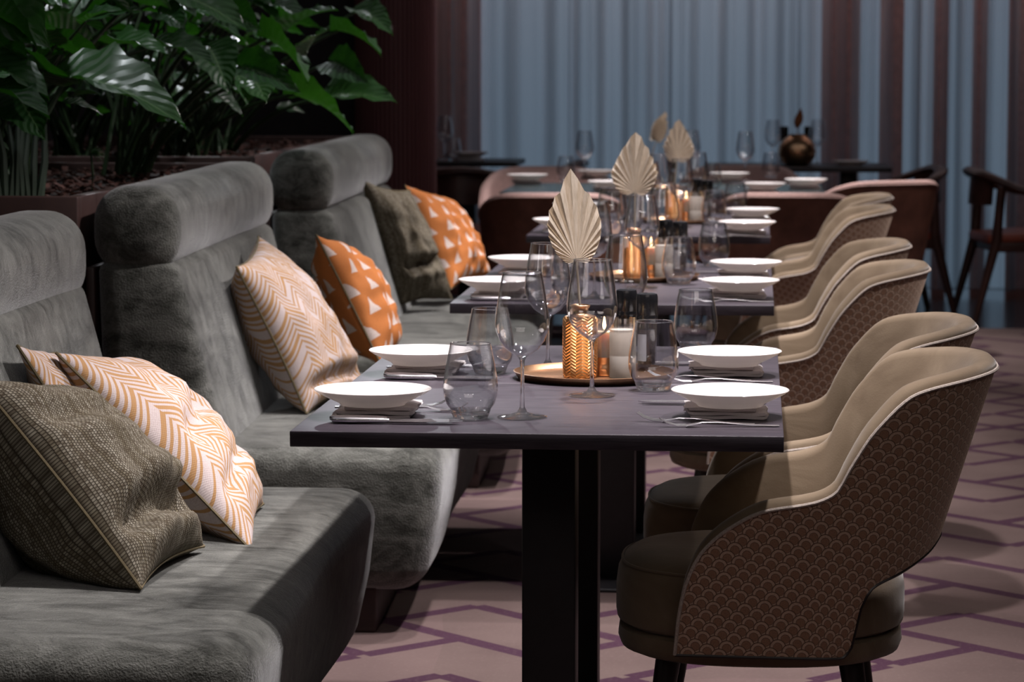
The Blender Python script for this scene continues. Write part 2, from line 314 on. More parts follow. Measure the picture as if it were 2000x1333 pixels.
# ------------------------------------------------------------------ mesh helpers
class MB:
    def __init__(s): s.v = []; s.f = []; s.uv = {}
    def grid(s, fn, nu, nv, closeu=False, uvfn=None, flip=False):
        b = len(s.v)
        for i in range(nu):
            for j in range(nv):
                p = fn(i, j); s.v.append(tuple(p))
                if uvfn: s.uv[b + i * nv + j] = uvfn(i, j)
        for i in range(nu if closeu else nu - 1):
            for j in range(nv - 1):
                a = b + i * nv + j; c = b + ((i + 1) % nu) * nv + j
                q = (a, c, c + 1, a + 1); s.f.append(q[::-1] if flip else q)
    def lathe(s, prof, n=24, c=(0, 0, 0), sx=1, sy=1, e=1.0, uvs=False):
        def pw(t): return math.copysign(abs(t) ** e, t)
        L = [0]
        for k in range(1, len(prof)): L.append(L[-1] + math.hypot(prof[k][0] - prof[k - 1][0], prof[k][1] - prof[k - 1][1]))
        m = n + 1 if uvs else n
        s.grid(lambda i, j: (c[0] + prof[j][0] * sx * pw(math.cos(2 * math.pi * i / n)), c[1] + prof[j][0] * sy * pw(math.sin(2 * math.pi * i / n)), c[2] + prof[j][1]),
               m, len(prof), not uvs, (lambda i, j: (i / n, L[j] / max(L[-1], 1e-6))) if uvs else None)
    def rbox(s, c, size, r, n=4, fn=None):
        """box with rounded edges of radius r (or rx, ry, rz); fn deforms the points"""
        rr = (r, r, r) if not isinstance(r, tuple) else r
        h = [x / 2 for x in size]; idx = {}
        def ax(k, m=None):
            t = [-h[k] + rr[k] * (1 - math.cos(i / n * math.pi / 2)) for i in range(n + 1)]
            mid = h[k] - rr[k]; cnt = m or max(1, int(size[k] / .12))
            t2 = [-mid + 2 * mid * i / cnt for i in range(1, cnt)]
            return t[:-1] + [-mid] + t2 + [mid] + [-q for q in t[:-1]][::-1]
        A = [ax(k) for k in range(3)]
        def put(p):
            q = [max(-(h[k] - rr[k]), min(h[k] - rr[k], p[k])) for k in range(3)]
            d = Vector([(p[k] - q[k]) / rr[k] for k in range(3)])
            if d.length > 1e-9: d.normalize()
            o = [q[k] + d[k] * rr[k] for k in range(3)]
            key = tuple(round(x, 5) for x in o)
            if key not in idx:
                o = [o[k] + c[k] for k in range(3)]
                if fn: o = fn(*o)
                idx[key] = len(s.v); s.v.append(tuple(o))
            return idx[key]
        for k in range(3):
            a, b = (k + 1) % 3, (k + 2) % 3
            for sg in (-1, 1):
                for i in range(len(A[a]) - 1):
                    for j in range(len(A[b]) - 1):
                        qs = []
                        for (ii, jj) in ((i, j), (i + 1, j), (i + 1, j + 1), (i, j + 1)):
                            p = [0, 0, 0]; p[k] = sg * h[k]; p[a] = A[a][ii]; p[b] = A[b][jj]; qs.append(put(p))
                        u = []
                        for q in qs:
                            if q not in u: u.append(q)
                        if len(u) > 2: s.f.append(tuple(u if sg > 0 else u[::-1]))
    def box(s, a, b, fn=None):
        v = [(x, y, z) for x in (a[0], b[0]) for y in (a[1], b[1]) for z in (a[2], b[2])]
        if fn: v = [fn(*p) for p in v]
        o = len(s.v); s.v += v
        for f in ((0, 1, 3, 2), (4, 6, 7, 5), (0, 4, 5, 1), (2, 3, 7, 6), (0, 2, 6, 4), (1, 5, 7, 3)): s.f.append(tuple(o + i for i in f))
    def tube(s, pts, r, n=8, closed=False, sy=1.0, caps=True, upd=Vector((0, 0, 1))):
        pts = [Vector(p) for p in pts]; m = len(pts); rs = r if isinstance(r, (list, tuple)) else [r] * m
        o = len(s.v)
        for i, p in enumerate(pts):
            t = (pts[(i + 1) % m] - pts[i - 1]) if closed else (pts[min(i + 1, m - 1)] - pts[max(i - 1, 0)])
            t.normalize(); a = t.cross(upd)
            if a.length < 1e-4: a = t.cross(Vector((1, 0, 0)))
            a.normalize(); b = a.cross(t)
            for k in range(n):
                th = 2 * math.pi * k / n; s.v.append(tuple(p + a * (rs[i] * math.cos(th)) + b * (rs[i] * sy * math.sin(th))))
        for i in range(m if closed else m - 1):
            for k in range(n):
                a = o + i * n + k; b = o + i * n + (k + 1) % n; c = o + ((i + 1) % m) * n + (k + 1) % n; d = o + ((i + 1) % m) * n + k
                s.f.append((a, b, c, d))
        if caps and not closed: s.f.append(tuple(o + k for k in range(n))[::-1]); s.f.append(tuple(o + (m - 1) * n + k for k in range(n)))
    def build(s, name, mat, parent=None, smooth=True, sharp=None):
        me = bpy.data.meshes.new(name); me.from_pydata(s.v, [], s.f)
        me.materials.append(MT[mat] if isinstance(mat, str) else mat)
        if s.uv:
            uv = me.uv_layers.new(name='UVMap')
            for lp in me.loops: uv.data[lp.index].uv = s.uv.get(lp.vertex_index, (0, 0))
        bm = bmesh.new(); bm.from_mesh(me); bmesh.ops.recalc_face_normals(bm, faces=bm.faces); bm.to_mesh(me); bm.free()
        if smooth:
            for p in me.polygons: p.use_smooth = True
            me.set_sharp_from_angle(angle=R(sharp or 50))
        o = bpy.data.objects.new(name, me); COL.objects.link(o)
        if parent: o.parent = parent
        return o

def tag(o, label=None, cat=None, group=None, kind=None):
    if label: o['label'] = label
    if cat: o['category'] = cat
    if group: o['group'] = group
    if kind: o['kind'] = kind
    return o
def thing(name, label, cat, loc=(0, 0, 0), rz=0, group=None):
    o = bpy.data.objects.new(name, None); COL.objects.link(o); o.location = loc; o.rotation_euler = (0, 0, rz)
    o.empty_display_size = .05
    return tag(o, label, cat, group)
def dup(root, loc, rz, label, group=None):
    def cp(o, par):
        c = o.copy(); COL.objects.link(c); c.parent = par
        for ch in list(o.children): cp(ch, c)
        return c
    r = cp(root, None); r.location = loc; r.rotation_euler = (0, 0, rz); r['label'] = label
    if group: r['group'] = group
    return r
def once(fn):
    """first call builds at its place, later calls copy"""
    st = {}
    def f(loc, rz, label, group=None, key=0):
        if key not in st:
            o = fn(key); st[key] = o; o.location = loc; o.rotation_euler = (0, 0, rz); o['label'] = label
            if group: o['group'] = group
            return o
        return dup(st[key], loc, rz, label, group)
    return f
def smooth_t(t, x):
    if x <= t[0][0]: return t[0][1]
    if x >= t[-1][0]: return t[-1][1]
    n = len(t); sl = [(t[i + 1][1] - t[i][1]) / (t[i + 1][0] - t[i][0]) for i in range(n - 1)]
    for i in range(n - 1):
        if x <= t[i + 1][0]:
            def mm(k): 
                if k == 0: return sl[0]
                if k == n - 1: return sl[-1]
                return 0 if sl[k - 1] * sl[k] <= 0 else 2 * sl[k - 1] * sl[k] / (sl[k - 1] + sl[k])
            h = t[i + 1][0] - t[i][0]; q = (x - t[i][0]) / h
            return (2 * q**3 - 3 * q * q + 1) * t[i][1] + (q**3 - 2 * q * q + q) * h * mm(i) + (3 * q * q - 2 * q**3) * t[i + 1][1] + (q**3 - q * q) * h * mm(i + 1)
def lerp_t(t, x):
    if x <= t[0][0]: return t[0][1]
    for (a, b), (c, d) in zip(t, t[1:]):
        if x <= c: return b + (d - b) * (x - a) / (c - a)
    return t[-1][1]

# ================================================================== the setting
def struct(mb, name, mat, smooth=False): return tag(mb.build(name, mat, None, smooth), kind='structure')
b = MB(); b.box((-4, -1.5, -.05), (5, 14.45, 0)); struct(b, 'floor', 'carpet')
b = MB(); b.box((-4, 14.45, -.05), (5, 18, -.002)); struct(b, 'floor_back', 'darkfloor')
b = MB(); b.box((-4, -1.5, 3.0), (5, 18, 3.1)); struct(b, 'ceiling', 'darkceil')
b = MB(); b.box((-4.1, -1.5, -.05), (-4, 18, 3.1)); struct(b, 'wall_left', 'darkwall')
b = MB(); b.box((-3.05, 5.5, 0), (-2.95, 13.4, 3.0)); struct(b, 'wall_planter', 'darkwall')
b = MB(); b.box((-4.0, 13.25, 0), (-1.70, 13.33, 3.0)); struct(b, 'wall_partition', 'darkwall')
b = MB(); b.box((5, -1.5, -.05), (5.1, 18, 3.1)); struct(b, 'wall_right', 'darkwall')
b = MB(); b.box((-4.1, -1.6, -.05), (5.1, -1.5, 3.1)); struct(b, 'wall_front', 'darkwall')
YC = 16.5
def X(px, d=YC): return (px - 1476) * d / F_PX
wallx = [(-4.0, X(925)), (X(1607), X(1682)), (X(1722), X(1768)), (X(1828), X(1856)), (X(1905), X(1932)), (X(1975), X(2030)), (X(2150), 5)]
for i, (a, c) in enumerate(wallx):
    b = MB(); b.box((a, YC + .45, 0), (c, YC + .60, 3.0)); struct(b, 'wall_back' if i == 0 else 'wall_back.%03d' % i, 'brownwall')
for i, ((a0, a1), (c0, c1)) in enumerate(zip(wallx, wallx[1:])):
    b = MB(); b.box((a1, YC + .52, 0), (c0, YC + .55, 3.0)); struct(b, 'window_%d' % (i + 1), 'sky')
b = MB(); b.box((-4.1, YC + .7, -.05), (5.1, YC + .8, 3.1)); struct(b, 'wall_outer', 'darkwall')
# sheer curtain, one drape after another
random.seed(3)
cx = -2.35; ci = 0
while cx < 2.2:
    wd = random.uniform(.52, .78); b = MB(); n = int(wd / .012)
    ph = random.uniform(0, 6); f1 = random.uniform(15, 24); am = random.uniform(.05, .085)
    def cf(i, j, cx=cx, wd=wd, n=n, ph=ph, f1=f1, am=am):
        x = cx + (wd + .02) * i / (n - 1); z = .03 + 2.95 * j / 9
        y = YC + am * math.sin(f1 * (x - cx) + ph + .25 * math.sin(z * 1.3)) + .018 * math.sin(f1 * 2.7 * x + 1.1 + .1 * z) + .006 * math.sin(z * 5 + x * 30)
        return (x, y, z)
    b.grid(cf, n, 10)
    o = b.build('curtain_panel', 'curtain')
    k = int(1476 + (cx + wd / 2) * F_PX / YC)
    where = 'right edge of the photo' if k > 1900 else ('behind the wooden armchairs' if k > 1650 else ('behind the black bistro table' if k > 1380 else ('behind the palm leaves' if k > 1180 else ('behind the far left armchair' if k > 950 else 'beside the maroon pillar'))))
    ordn = ['first', 'second', 'third', 'fourth', 'fifth', 'sixth', 'seventh', 'eighth', 'ninth', 'tenth', 'eleventh'][ci]
    tag(o, '%s drape from the left of the blue sheer curtain, %s' % (ordn, where), 'curtain', 'sheer curtain drapes along the back wall')
    cx += wd; ci += 1
# ribbed pillar
pc = D(773, 300, 13.2); pr = .182
pl = thing('pillar', 'dark maroon pillar with fine vertical ribs behind the farthest banquette', 'pillar', (pc.x, pc.y, 0))
b = MB(); b.lathe([(pr, 0), (pr, 3.0)], 48); b.build('core', 'ribbed', pl)
b = MB()
for k in range(56):
    a = 2 * math.pi * k / 56; b.tube([(pr * math.cos(a), pr * math.sin(a), 0), (pr * math.cos(a), pr * math.sin(a), 3.0)], .0075, 6)
tag(b.build('ribs', 'ribbed', pl), kind='stuff')

# ================================================================== banquettes
def banquette(label, org, ang, L, ztop=1.06, zs=.45):
    t = thing('banquette', label, 'banquette', (org[0], org[1], 0), R(ang), 'grey velvet banquettes along the planter')
    def seatfn(x, y, z):
        k = max(0, (.40 - z) / .32); fr = max(0, (x + .35) / .35)
        x2 = x - .06 * (k ** 1.7) * fr
        y2 = y + (.03 * k * k if y < L / 2 else -.03 * k * k)
        bulge = .012 * math.sin(math.pi * min(1, max(0, -x / .8))) * math.sin(math.pi * min(1, max(0, y / L)))
        return (x2 + .006 * math.sin(y * 5), y2, z + (bulge if z > .3 else 0))
    b = MB(); b.rbox((-.395, L / 2, (.10 + zs) / 2), (.79, L, zs - .10), (.075, .075, .06), 5, seatfn); b.build('seat', 'velvet', t)
    def lean(x, y, z): return (x + .13 * (1 - (z - .4) / .5) * (1 if x > -.70 else .1) + .012 * math.sin(math.pi * (y / L)), y, z)
    b = MB(); b.rbox((-.718, L / 2, .625), (.185, L - .01, .53), (.06, .045, .03), 5, lean); b.build('backrest', 'velvet', t)
    def hr(x, y, z): return (x, y, z)
    b = MB(); b.rbox((-.715, L / 2, ztop - .103), (.205, L + .01, .206), (.082, .05, .085), 7, hr); b.build('headrest', 'velvet', t)
    b = MB(); b.rbox((-.44, L / 2, .055), (.56, L - .12, .11), .008, 2); b.build('plinth', 'plinth', t)
    b = MB(); b.rbox((-.825, L / 2, .44), (.022, L - .05, .86), .006, 2); b.build('back_panel', 'plinth', t)
    return t
def yd(x, d): return (d + x * math.sin(YAW)) / math.cos(YAW)
banquette('grey velvet banquette nearest the camera, holding the big olive cushion', (-.765, 4.26), 1.2, 1.72, 1.035)
banquette('grey velvet banquette in the middle of the row, behind the nearest table', (-.722, 6.53), 1.8, 1.66)
banquette('grey velvet banquette farthest from the camera, beside the maroon pillar', (-.700, 8.82), 1.6, 1.92, 1.072)

# ================================================================== planters, soil, plants
def planter(label, x0, x1, y0, y1, h):
    t = thing('planter', label, 'planter', ((x0 + x1) / 2, y0, 0), 0, 'brown planters behind the banquettes')
    hw = (x1 - x0) / 2; L = y1 - y0; w_ = .035
    b = MB(); b.rbox((0, w_ / 2, h / 2), (2 * hw, w_, h), .004, 2); b.build('front_panel', 'planter', t)
    b = MB(); b.rbox((0, L - w_ / 2, h / 2), (2 * hw, w_, h), .004, 2); b.build('back_panel', 'planter', t)
    for s in (-1, 1):
        b = MB(); b.rbox((s * (hw - w_ / 2), L / 2, h / 2), (w_, L - 2 * w_, h), .004, 2); b.build('side_panel', 'planter', t)
    b = MB(); random.seed(int(y0 * 10))
    b.grid(lambda i, j: (-hw + w_ + (2 * hw - 2 * w_) * i / 30, w_ + (L - 2 * w_) * j / 40, h - .035 + .018 * noise.noise(Vector((i * .5, j * .5, y0)))), 31, 41); tag(b.build('soil', 'soil', t), kind='stuff')
    b = MB()
    for k in range(700):
        px, py = random.uniform(-hw + .05, hw - .05), random.uniform(.05, L - .05); a = random.uniform(0, 6.3); s = random.uniform(.008, .022); z = h - .028 + random.uniform(0, .012)
        tl = random.uniform(-.5, .5)
        b.box((-s, -s * .4, 0), (s, s * .4, .004), lambda x, y, zz, a=a, px=px, py=py, z=z, tl=tl: (px + x * math.cos(a) - y * math.sin(a), py + x * math.sin(a) + y * math.cos(a), z + zz + x * tl))
    tag(b.build('bark_mulch', 'bark', t, False), kind='stuff')
    return t
planter('dark brown planter box behind the middle banquette, tall green stems in it', -2.55, -1.572, 6.52, 8.70, 1.035)
planter('dark brown planter box behind the farthest banquette, reaching the maroon pillar', -2.65, -1.572, 8.80, 11.2, 1.05)

def leaf_mesh(kind=0, nl=11, nw=9):
    """heart-shaped leaf along +X (length 1), up +Z"""
    tab = [(0, .0), (.02, .20), (.08, .40), (.2, .50), (.35, .50), (.55, .42), (.75, .27), (.9, .12), (1, 0)] if kind == 0 else \
          [(0, .0), (.05, .12), (.2, .26), (.4, .30), (.6, .25), (.8, .14), (1, 0)]
    b = MB(); ph = kind * 1.7
    def fn(i, j):
        s = i / (nl - 1); tt = -1 + 2 * j / (nw - 1); w_ = lerp_t(tab, s) * (1 + .06 * math.sin(s * 26 + ph) * abs(tt))
        x = s - (.16 * abs(tt) ** 1.5 * (1 - s) ** 3 if kind == 0 else 0)
        z = .16 * abs(tt) * w_ * 2 - .34 * s * s + .035 * math.sin(s * 22 + ph + tt) * abs(tt) ** 1.5
        return (x, w_ * tt, z)
    b.grid(fn, nl, nw, uvfn=lambda i, j: (j / (nw - 1), i / (nl - 1)))
    return b
def leaf_small():
    b = leaf_mesh(1, 7, 5); return b
_lp = {}
def add_leaf(parent, base, tip, roll=0, width=1.0, kind=0):
    base, tip = Vector(base), Vector(tip); ax = tip - base; L = ax.length
    up = Vector((0, 0, 1)); ax.normalize(); s = up.cross(ax)
    if s.length < .05: s = Vector((1, 0, 0))
    s.normalize(); n = ax.cross(s)
    rot = Matrix.Rotation(roll, 3, ax); s = rot @ s; n = rot @ n
    # compensate droop so the tip lands on target
    c = math.atan(.34); ax2 = (ax * math.cos(c) + n * math.sin(c)); n2 = (n * math.cos(c) - ax * math.sin(c)); L2 = L * math.cos(c)
    if kind not in _lp:
        _lp[kind] = (leaf_mesh(0) if kind == 0 else leaf_small()).build('leaf', 'leaf'); o = _lp[kind]
    else:
        o = _lp[kind].copy(); COL.objects.link(o)
    o.parent = parent
    loc = base - parent.location
    o.matrix_local = Matrix(((ax2.x * L2, s.x * L2 * width, n2.x * L2, loc.x), (ax2.y * L2, s.y * L2 * width, n2.y * L2, loc.y), (ax2.z * L2, s.z * L2 * width, n2.z * L2, loc.z), (0, 0, 0, 1)))
    return o
MT['darkstem'] = mat_simple('dark_stalk', (.006, .016, .005), .8, scale=12)
MT['stem'] = mat_simple('plant_stem', (.018, .040, .012), .5, scale=12)
def add_stem(parent, p0, p1, r=.009):
    p0, p1 = Vector(p0), Vector(p1); a = p0 - parent.location; c = p1 - parent.location
    mid = (a + c) / 2 + Vector((0, 0, (c - a).length * .12)) + (a - c).cross(Vector((0, 0, 1))) * .05; mid.x = a.x + (c.x - a.x) * .35; mid.y = a.y + (c.y - a.y) * .35
    pts = [a * (1 - t) ** 2 + mid * 2 * t * (1 - t) + c * t * t for t in [k / 8 for k in range(9)]]
    b = MB(); b.tube(pts, [r * (1.25 - .6 * k / 8) for k in range(9)], 6); return b.build('stem', 'stem', parent)
random.seed(21)
# (label, base x, y, featured leaves [(base px,py, tip px,py, depth, roll, width)], random count, spread, height range)
PL = [
 ('tall green elephant ear plant at the left edge with thick upright stems', -1.95, 6.75, 1.035, [
    (-60, -60, 98, 98, 6.9, .9, .8), (62, 150, 136, 150, 6.95, -.5, 1.25), (-70, 120, 96, 195, 6.8, .1, .75), (-50, 175, 97, 232, 6.7, .0, .7), (-40, 40, 70, 145, 6.9, 1.2, .7), (30, 180, 88, 275, 6.8, .6, .8)], 8, (.16, .32), (.25, .75)),
 ('elephant ear plant left of centre with one long drooping bright leaf', -1.92, 7.15, 1.035, [
    (130, 150, 362, 248, 7.0, .35, .62), (150, 95, 60, 25, 7.3, .8, .7), (240, 20, 120, 60, 7.4, .3, .7), (200, 90, 330, 110, 7.6, .2, .6)], 14, (.2, .4), (.3, .8)),
 ('dense dark leafy plant behind the gap between the first and second banquette', -2.2, 7.7, 1.035, [
    (330, -10, 480, 60, 7.6, .4, .7), (300, 90, 420, 130, 7.9, .2, .6)], 20, (.2, .45), (.3, .85)),
 ('leafy plant with pale hanging leaves above the middle banquette', -1.86, 8.35, 1.035, [
    (410, 95, 448, 185, 8.0, .3, .75), (445, 125, 480, 205, 8.1, -.5, 1.0), (520, 75, 600, 165, 8.2, -.7, .9), (470, 130, 590, 185, 8.0, .8, .5), (490, 150, 520, 200, 8.1, .2, 1.1), (440, 20, 510, 60, 8.1, .9, .7)], 14, (.15, .36), (.3, .8)),
 ('broad leaved plant with a crumpled leaf over the farthest headrest', -1.86, 9.2, 1.05, [
    (575, 185, 690, 262, 8.9, -.6, .85), (600, 100, 640, 60, 9.0, .5, .8), (560, 60, 660, 20, 9.2, .2, .7)], 14, (.15, .4), (.25, .7)),
 ('plant with a wide dark leaf reaching over the maroon pillar', -1.9, 9.9, 1.05, [
    (640, 190, 775, 200, 9.6, .5, .75), (660, 60, 745, 110, 9.7, -.4, .7), (650, 120, 720, 165, 9.6, .9, .7), (700, 20, 768, 70, 9.8, .4, .6)], 16, (.15, .38), (.28, .62)),
 ('bushy plant in the far corner of the planters', -2.2, 9.0, 1.05, [(500, 10, 600, 40, 9.3, .2, .7)], 20, (.2, .5), (.3, .75)),
 ('bushy plant at the back of the near planter', -2.3, 7.0, 1.035, [(200, 30, 100, 60, 7.6, .2, .7)], 20, (.2, .45), (.35, .85)),
]
for (lab, x, y, z0, feats, cnt, spr, hts) in PL:
    t = thing('leafy_plant', lab, 'plant', (x, y, z0 - .03), 0, 'leafy plants in the planters')
    for (bx, by, tx, ty, d, roll, wd) in feats:
        bp = D(bx, by, d); tp = D(tx, ty, d - .12); add_leaf(t, bp, tp, roll, wd)
        add_stem(t, (x + random.uniform(-.06, .06), y + random.uniform(-.06, .06), z0 - .03), bp, .008)
    for k in range(int(cnt * 1.35)):
        a = random.uniform(0, 2 * math.pi); r_ = random.uniform(*spr) * .75; h = random.uniform(*hts) * .78
        bp = Vector((min(x + r_ * math.cos(a), -1.62), y + r_ * math.sin(a), z0 + h)); L = random.uniform(.13, .24)
        tp = bp + Vector((math.cos(a) * L * .8, math.sin(a) * L * .8, random.uniform(-.10, .03)))
        tp.x = min(tp.x, -1.52)
        add_leaf(t, bp, tp, random.uniform(-.9, .9), random.uniform(.6, .9)); add_stem(t, (x + random.uniform(-.07, .07), y + random.uniform(-.07, .07), z0 - .03), bp, .006)
    for k in range(cnt * 2):
        a = random.uniform(0, 2 * math.pi); r_ = random.uniform(.05, .35); h = random.uniform(.12, .65)
        bp = Vector((min(x + r_ * math.cos(a), -1.6), y + r_ * math.sin(a), z0 + h)); L = random.uniform(.06, .12)
        add_leaf(t, bp, bp + Vector((math.cos(a) * L, math.sin(a) * L, random.uniform(-.05, .03))), random.uniform(-.8, .8), 1.0, 1)
# upright stalks at the left edge
t = thing('stalk_cluster', 'cluster of thick upright green stalks at the left edge above the planter rim', 'plant', (-1.80, 6.72, 1.0), 0)
for k in range(8):
    q = D(-20 + k * 16 + random.uniform(-9, 9), 235 + random.uniform(-30, 20), 6.85); q0 = P(0 + k * 11, 392, 1.02); q0.y = max(q0.y, 6.6)
    b = MB(); b.tube([q0 - t.location, (q0 * .5 + q * .5) - t.location + Vector((.01 * math.sin(k), 0, 0)), q - t.location], [.011, .009, .006], 7); b.build('stalk', 'darkstem', t)
t = thing('small_fern', 'tiny bright fern growing in the bark behind the middle headrest', 'plant', tuple(D(178, 302, 7.3)) , 0)
for k in range(7):
    a = R(-60 + k * 20); bp = t.location; add_leaf(t, bp, bp + Vector((.035 * math.cos(a) , .01, .035 * math.sin(a) * .7)), .3, .5, 1)
b = MB(); zz = 1.01 - t.location.z; b.tube([(0, 0, zz), (.004, 0, zz * .5), (0, 0, 0)], .003, 6); b.build('stem', 'stem', t)

# ================================================================== cushions
def cushion(label, mat, NT, NB, FT, FB, T=.075, seed=1, crease=.012, pipe='olive_pipe', folds=(), Tb=None):
    NT, NB, FT, FB = map(Vector, (NT, NB, FT, FB)); c = (NT + NB + FT + FB) / 4
    t = thing('cushion', label, 'cushion', tuple(c), 0, 'cushions leaning on the banquettes')
    su = ((FT - NT).length + (FB - NB).length) / 2; sv = ((NT - NB).length + (FT - FB).length) / 2
    nrm = ((FT + FB - NT - NB).cross(NT + FT - NB - FB)).normalized()
    if nrm.x < 0: nrm = -nrm
    N_ = 52
    def base(u, v, side, e=0):
        u2 = u * (1 - .085 * (1 - v * v) ** 1.0); v2 = v * (1 - .085 * (1 - u * u) ** 1.0)
        a, b_ = (u2 + 1) / 2, (v2 + 1) / 2
        p = (NB * (1 - a) + FB * a) * (1 - b_) + (NT * (1 - a) + FT * a) * b_ - c
        th = T * (max(0, 1 - u * u) ** .5) * (max(0, 1 - v * v) ** .5)
        th *= (Tb or T) / T if side < 0 else 1
        th *= 1 + .10 * noise.noise(Vector((u * 1.6 + seed * 7, v * 1.6, side)))
        edge = (1 - max(abs(u), abs(v))) 
        wr = crease * math.sin(9 * (u - v * .6) + seed * 2 + 3 * noise.noise(Vector((u, v, seed * 3.3)))) * max(0, .75 - abs(edge - .35)) * (th / T) ** .5
        cr = crease * .9 * noise.noise(Vector((u * 4.2, v * 4.2, seed * 5 + side))) * (th / T) ** .4
        fd = 0
        for (a0, b0, a1, b1, dp, wd) in (folds if side > 0 else ()):
            dx, dy = a1 - a0, b1 - b0; q = max(0, min(1, ((u - a0) * dx + (v - b0) * dy) / (dx * dx + dy * dy))); dd = math.hypot(u - a0 - q * dx, v - b0 - q * dy)
            fd += dp * (math.exp(-(dd / wd) ** 2) - .3 * math.exp(-((dd - 2 * wd) / wd) ** 2)) * min(1, (1 - abs(u)) * 3) * min(1, (1 - abs(v)) * 4)
        return p + nrm * side * (th + (wr + cr - fd) * (1 if th > 0 else 0) * min(1, th / T * 2.5))
    uvf = lambda i, j: ((i / (N_ - 1)) * su, (j / (N_ - 1)) * sv)
    def ss(k): q = -1 + 2 * k / (N_ - 1); return math.sin(q * math.pi / 2)
    b = MB()
    b.grid(lambda i, j: base(ss(i), ss(j), 1), N_, N_, uvfn=lambda i, j: ((ss(i) + 1) / 2 * su, (ss(j) + 1) / 2 * sv))
    b.build('front_cover', mat, t)
    b = MB(); b.grid(lambda i, j: base(ss(i), ss(j), -1), N_, N_, uvfn=lambda i, j: ((ss(i) + 1) / 2 * su + .013, (ss(j) + 1) / 2 * sv + .02), flip=True); b.build('back_cover', mat, t)
    pts = [base(ss(k), -1, 1) for k in range(N_ - 1)] + [base(1, ss(k), 1) for k in range(N_ - 1)] + [base(ss(N_ - 1 - k), 1, 1) for k in range(N_ - 1)] + [base(-1, ss(N_ - 1 - k), 1) for k in range(N_ - 1)]
    b = MB(); b.tube(pts, .0032, 6, closed=True, upd=nrm); b.build('piping', pipe, t)
    return t
cushion('large olive woven cushion with brown piping on the nearest banquette, at the lower left corner', 'olive', D(-45, 742, 4.82), D(275, 1150, 4.80), D(105, 778, 5.2), D(398, 1068, 5.18), .115, 3, .009, folds=((-1, -.55, .7, -.62, .050, .13), (-.9, .5, -.1, .35, .02, .12)), Tb=.19)
cushion('mustard and white chevron cushion slumped on the nearest banquette, beside the olive one', 'chevron', D(110, 690, 5.30), D(492, 1078, 5.28), D(215, 712, 5.72), D(514, 985, 5.72), .098, 5, .009, folds=((-.7, -.1, .2, .1, .02, .12), (-.9, -.6, .5, -.45, .015, .08)), Tb=.10)
cushion('mustard and white chevron cushion standing behind the slumped chevron one, only its top corner showing', 'chevron', D(34, 676, 5.20), D(190, 925, 5.30), D(105, 690, 5.62), D(255, 880, 5.70), .045, 8, .008)
cushion('mustard and white chevron cushion leaning on the middle banquette, behind the nearest plates', 'chevron', D(462, 522, 7.12), D(598, 808, 7.18), D(505, 462, 7.50), D(712, 764, 7.55), .100, 6, .007, folds=((-1, -.75, .7, -.85, .03, .08),), Tb=.12)
cushion('burnt orange cushion with white triangles on the middle banquette', 'orange', D(618, 460, 7.75), D(745, 715, 7.78), D(655, 485, 8.10), D(772, 692, 8.12), .090, 9, .012)
cushion('olive woven cushion leaning on the farthest banquette', 'olive', D(708, 352, 9.85), D(770, 603, 10.02), D(800, 372, 10.05), D(882, 582, 10.18), .095, 11, .014, folds=((-.6, -.35, .8, -.3, .03, .10),))
cushion('burnt orange cushion with white triangles on the farthest banquette, behind the far olive cushion', 'orange', D(790, 362, 10.25), D(880, 565, 10.30), D(868, 385, 10.62), D(958, 538, 10.68), .085, 13, .014)

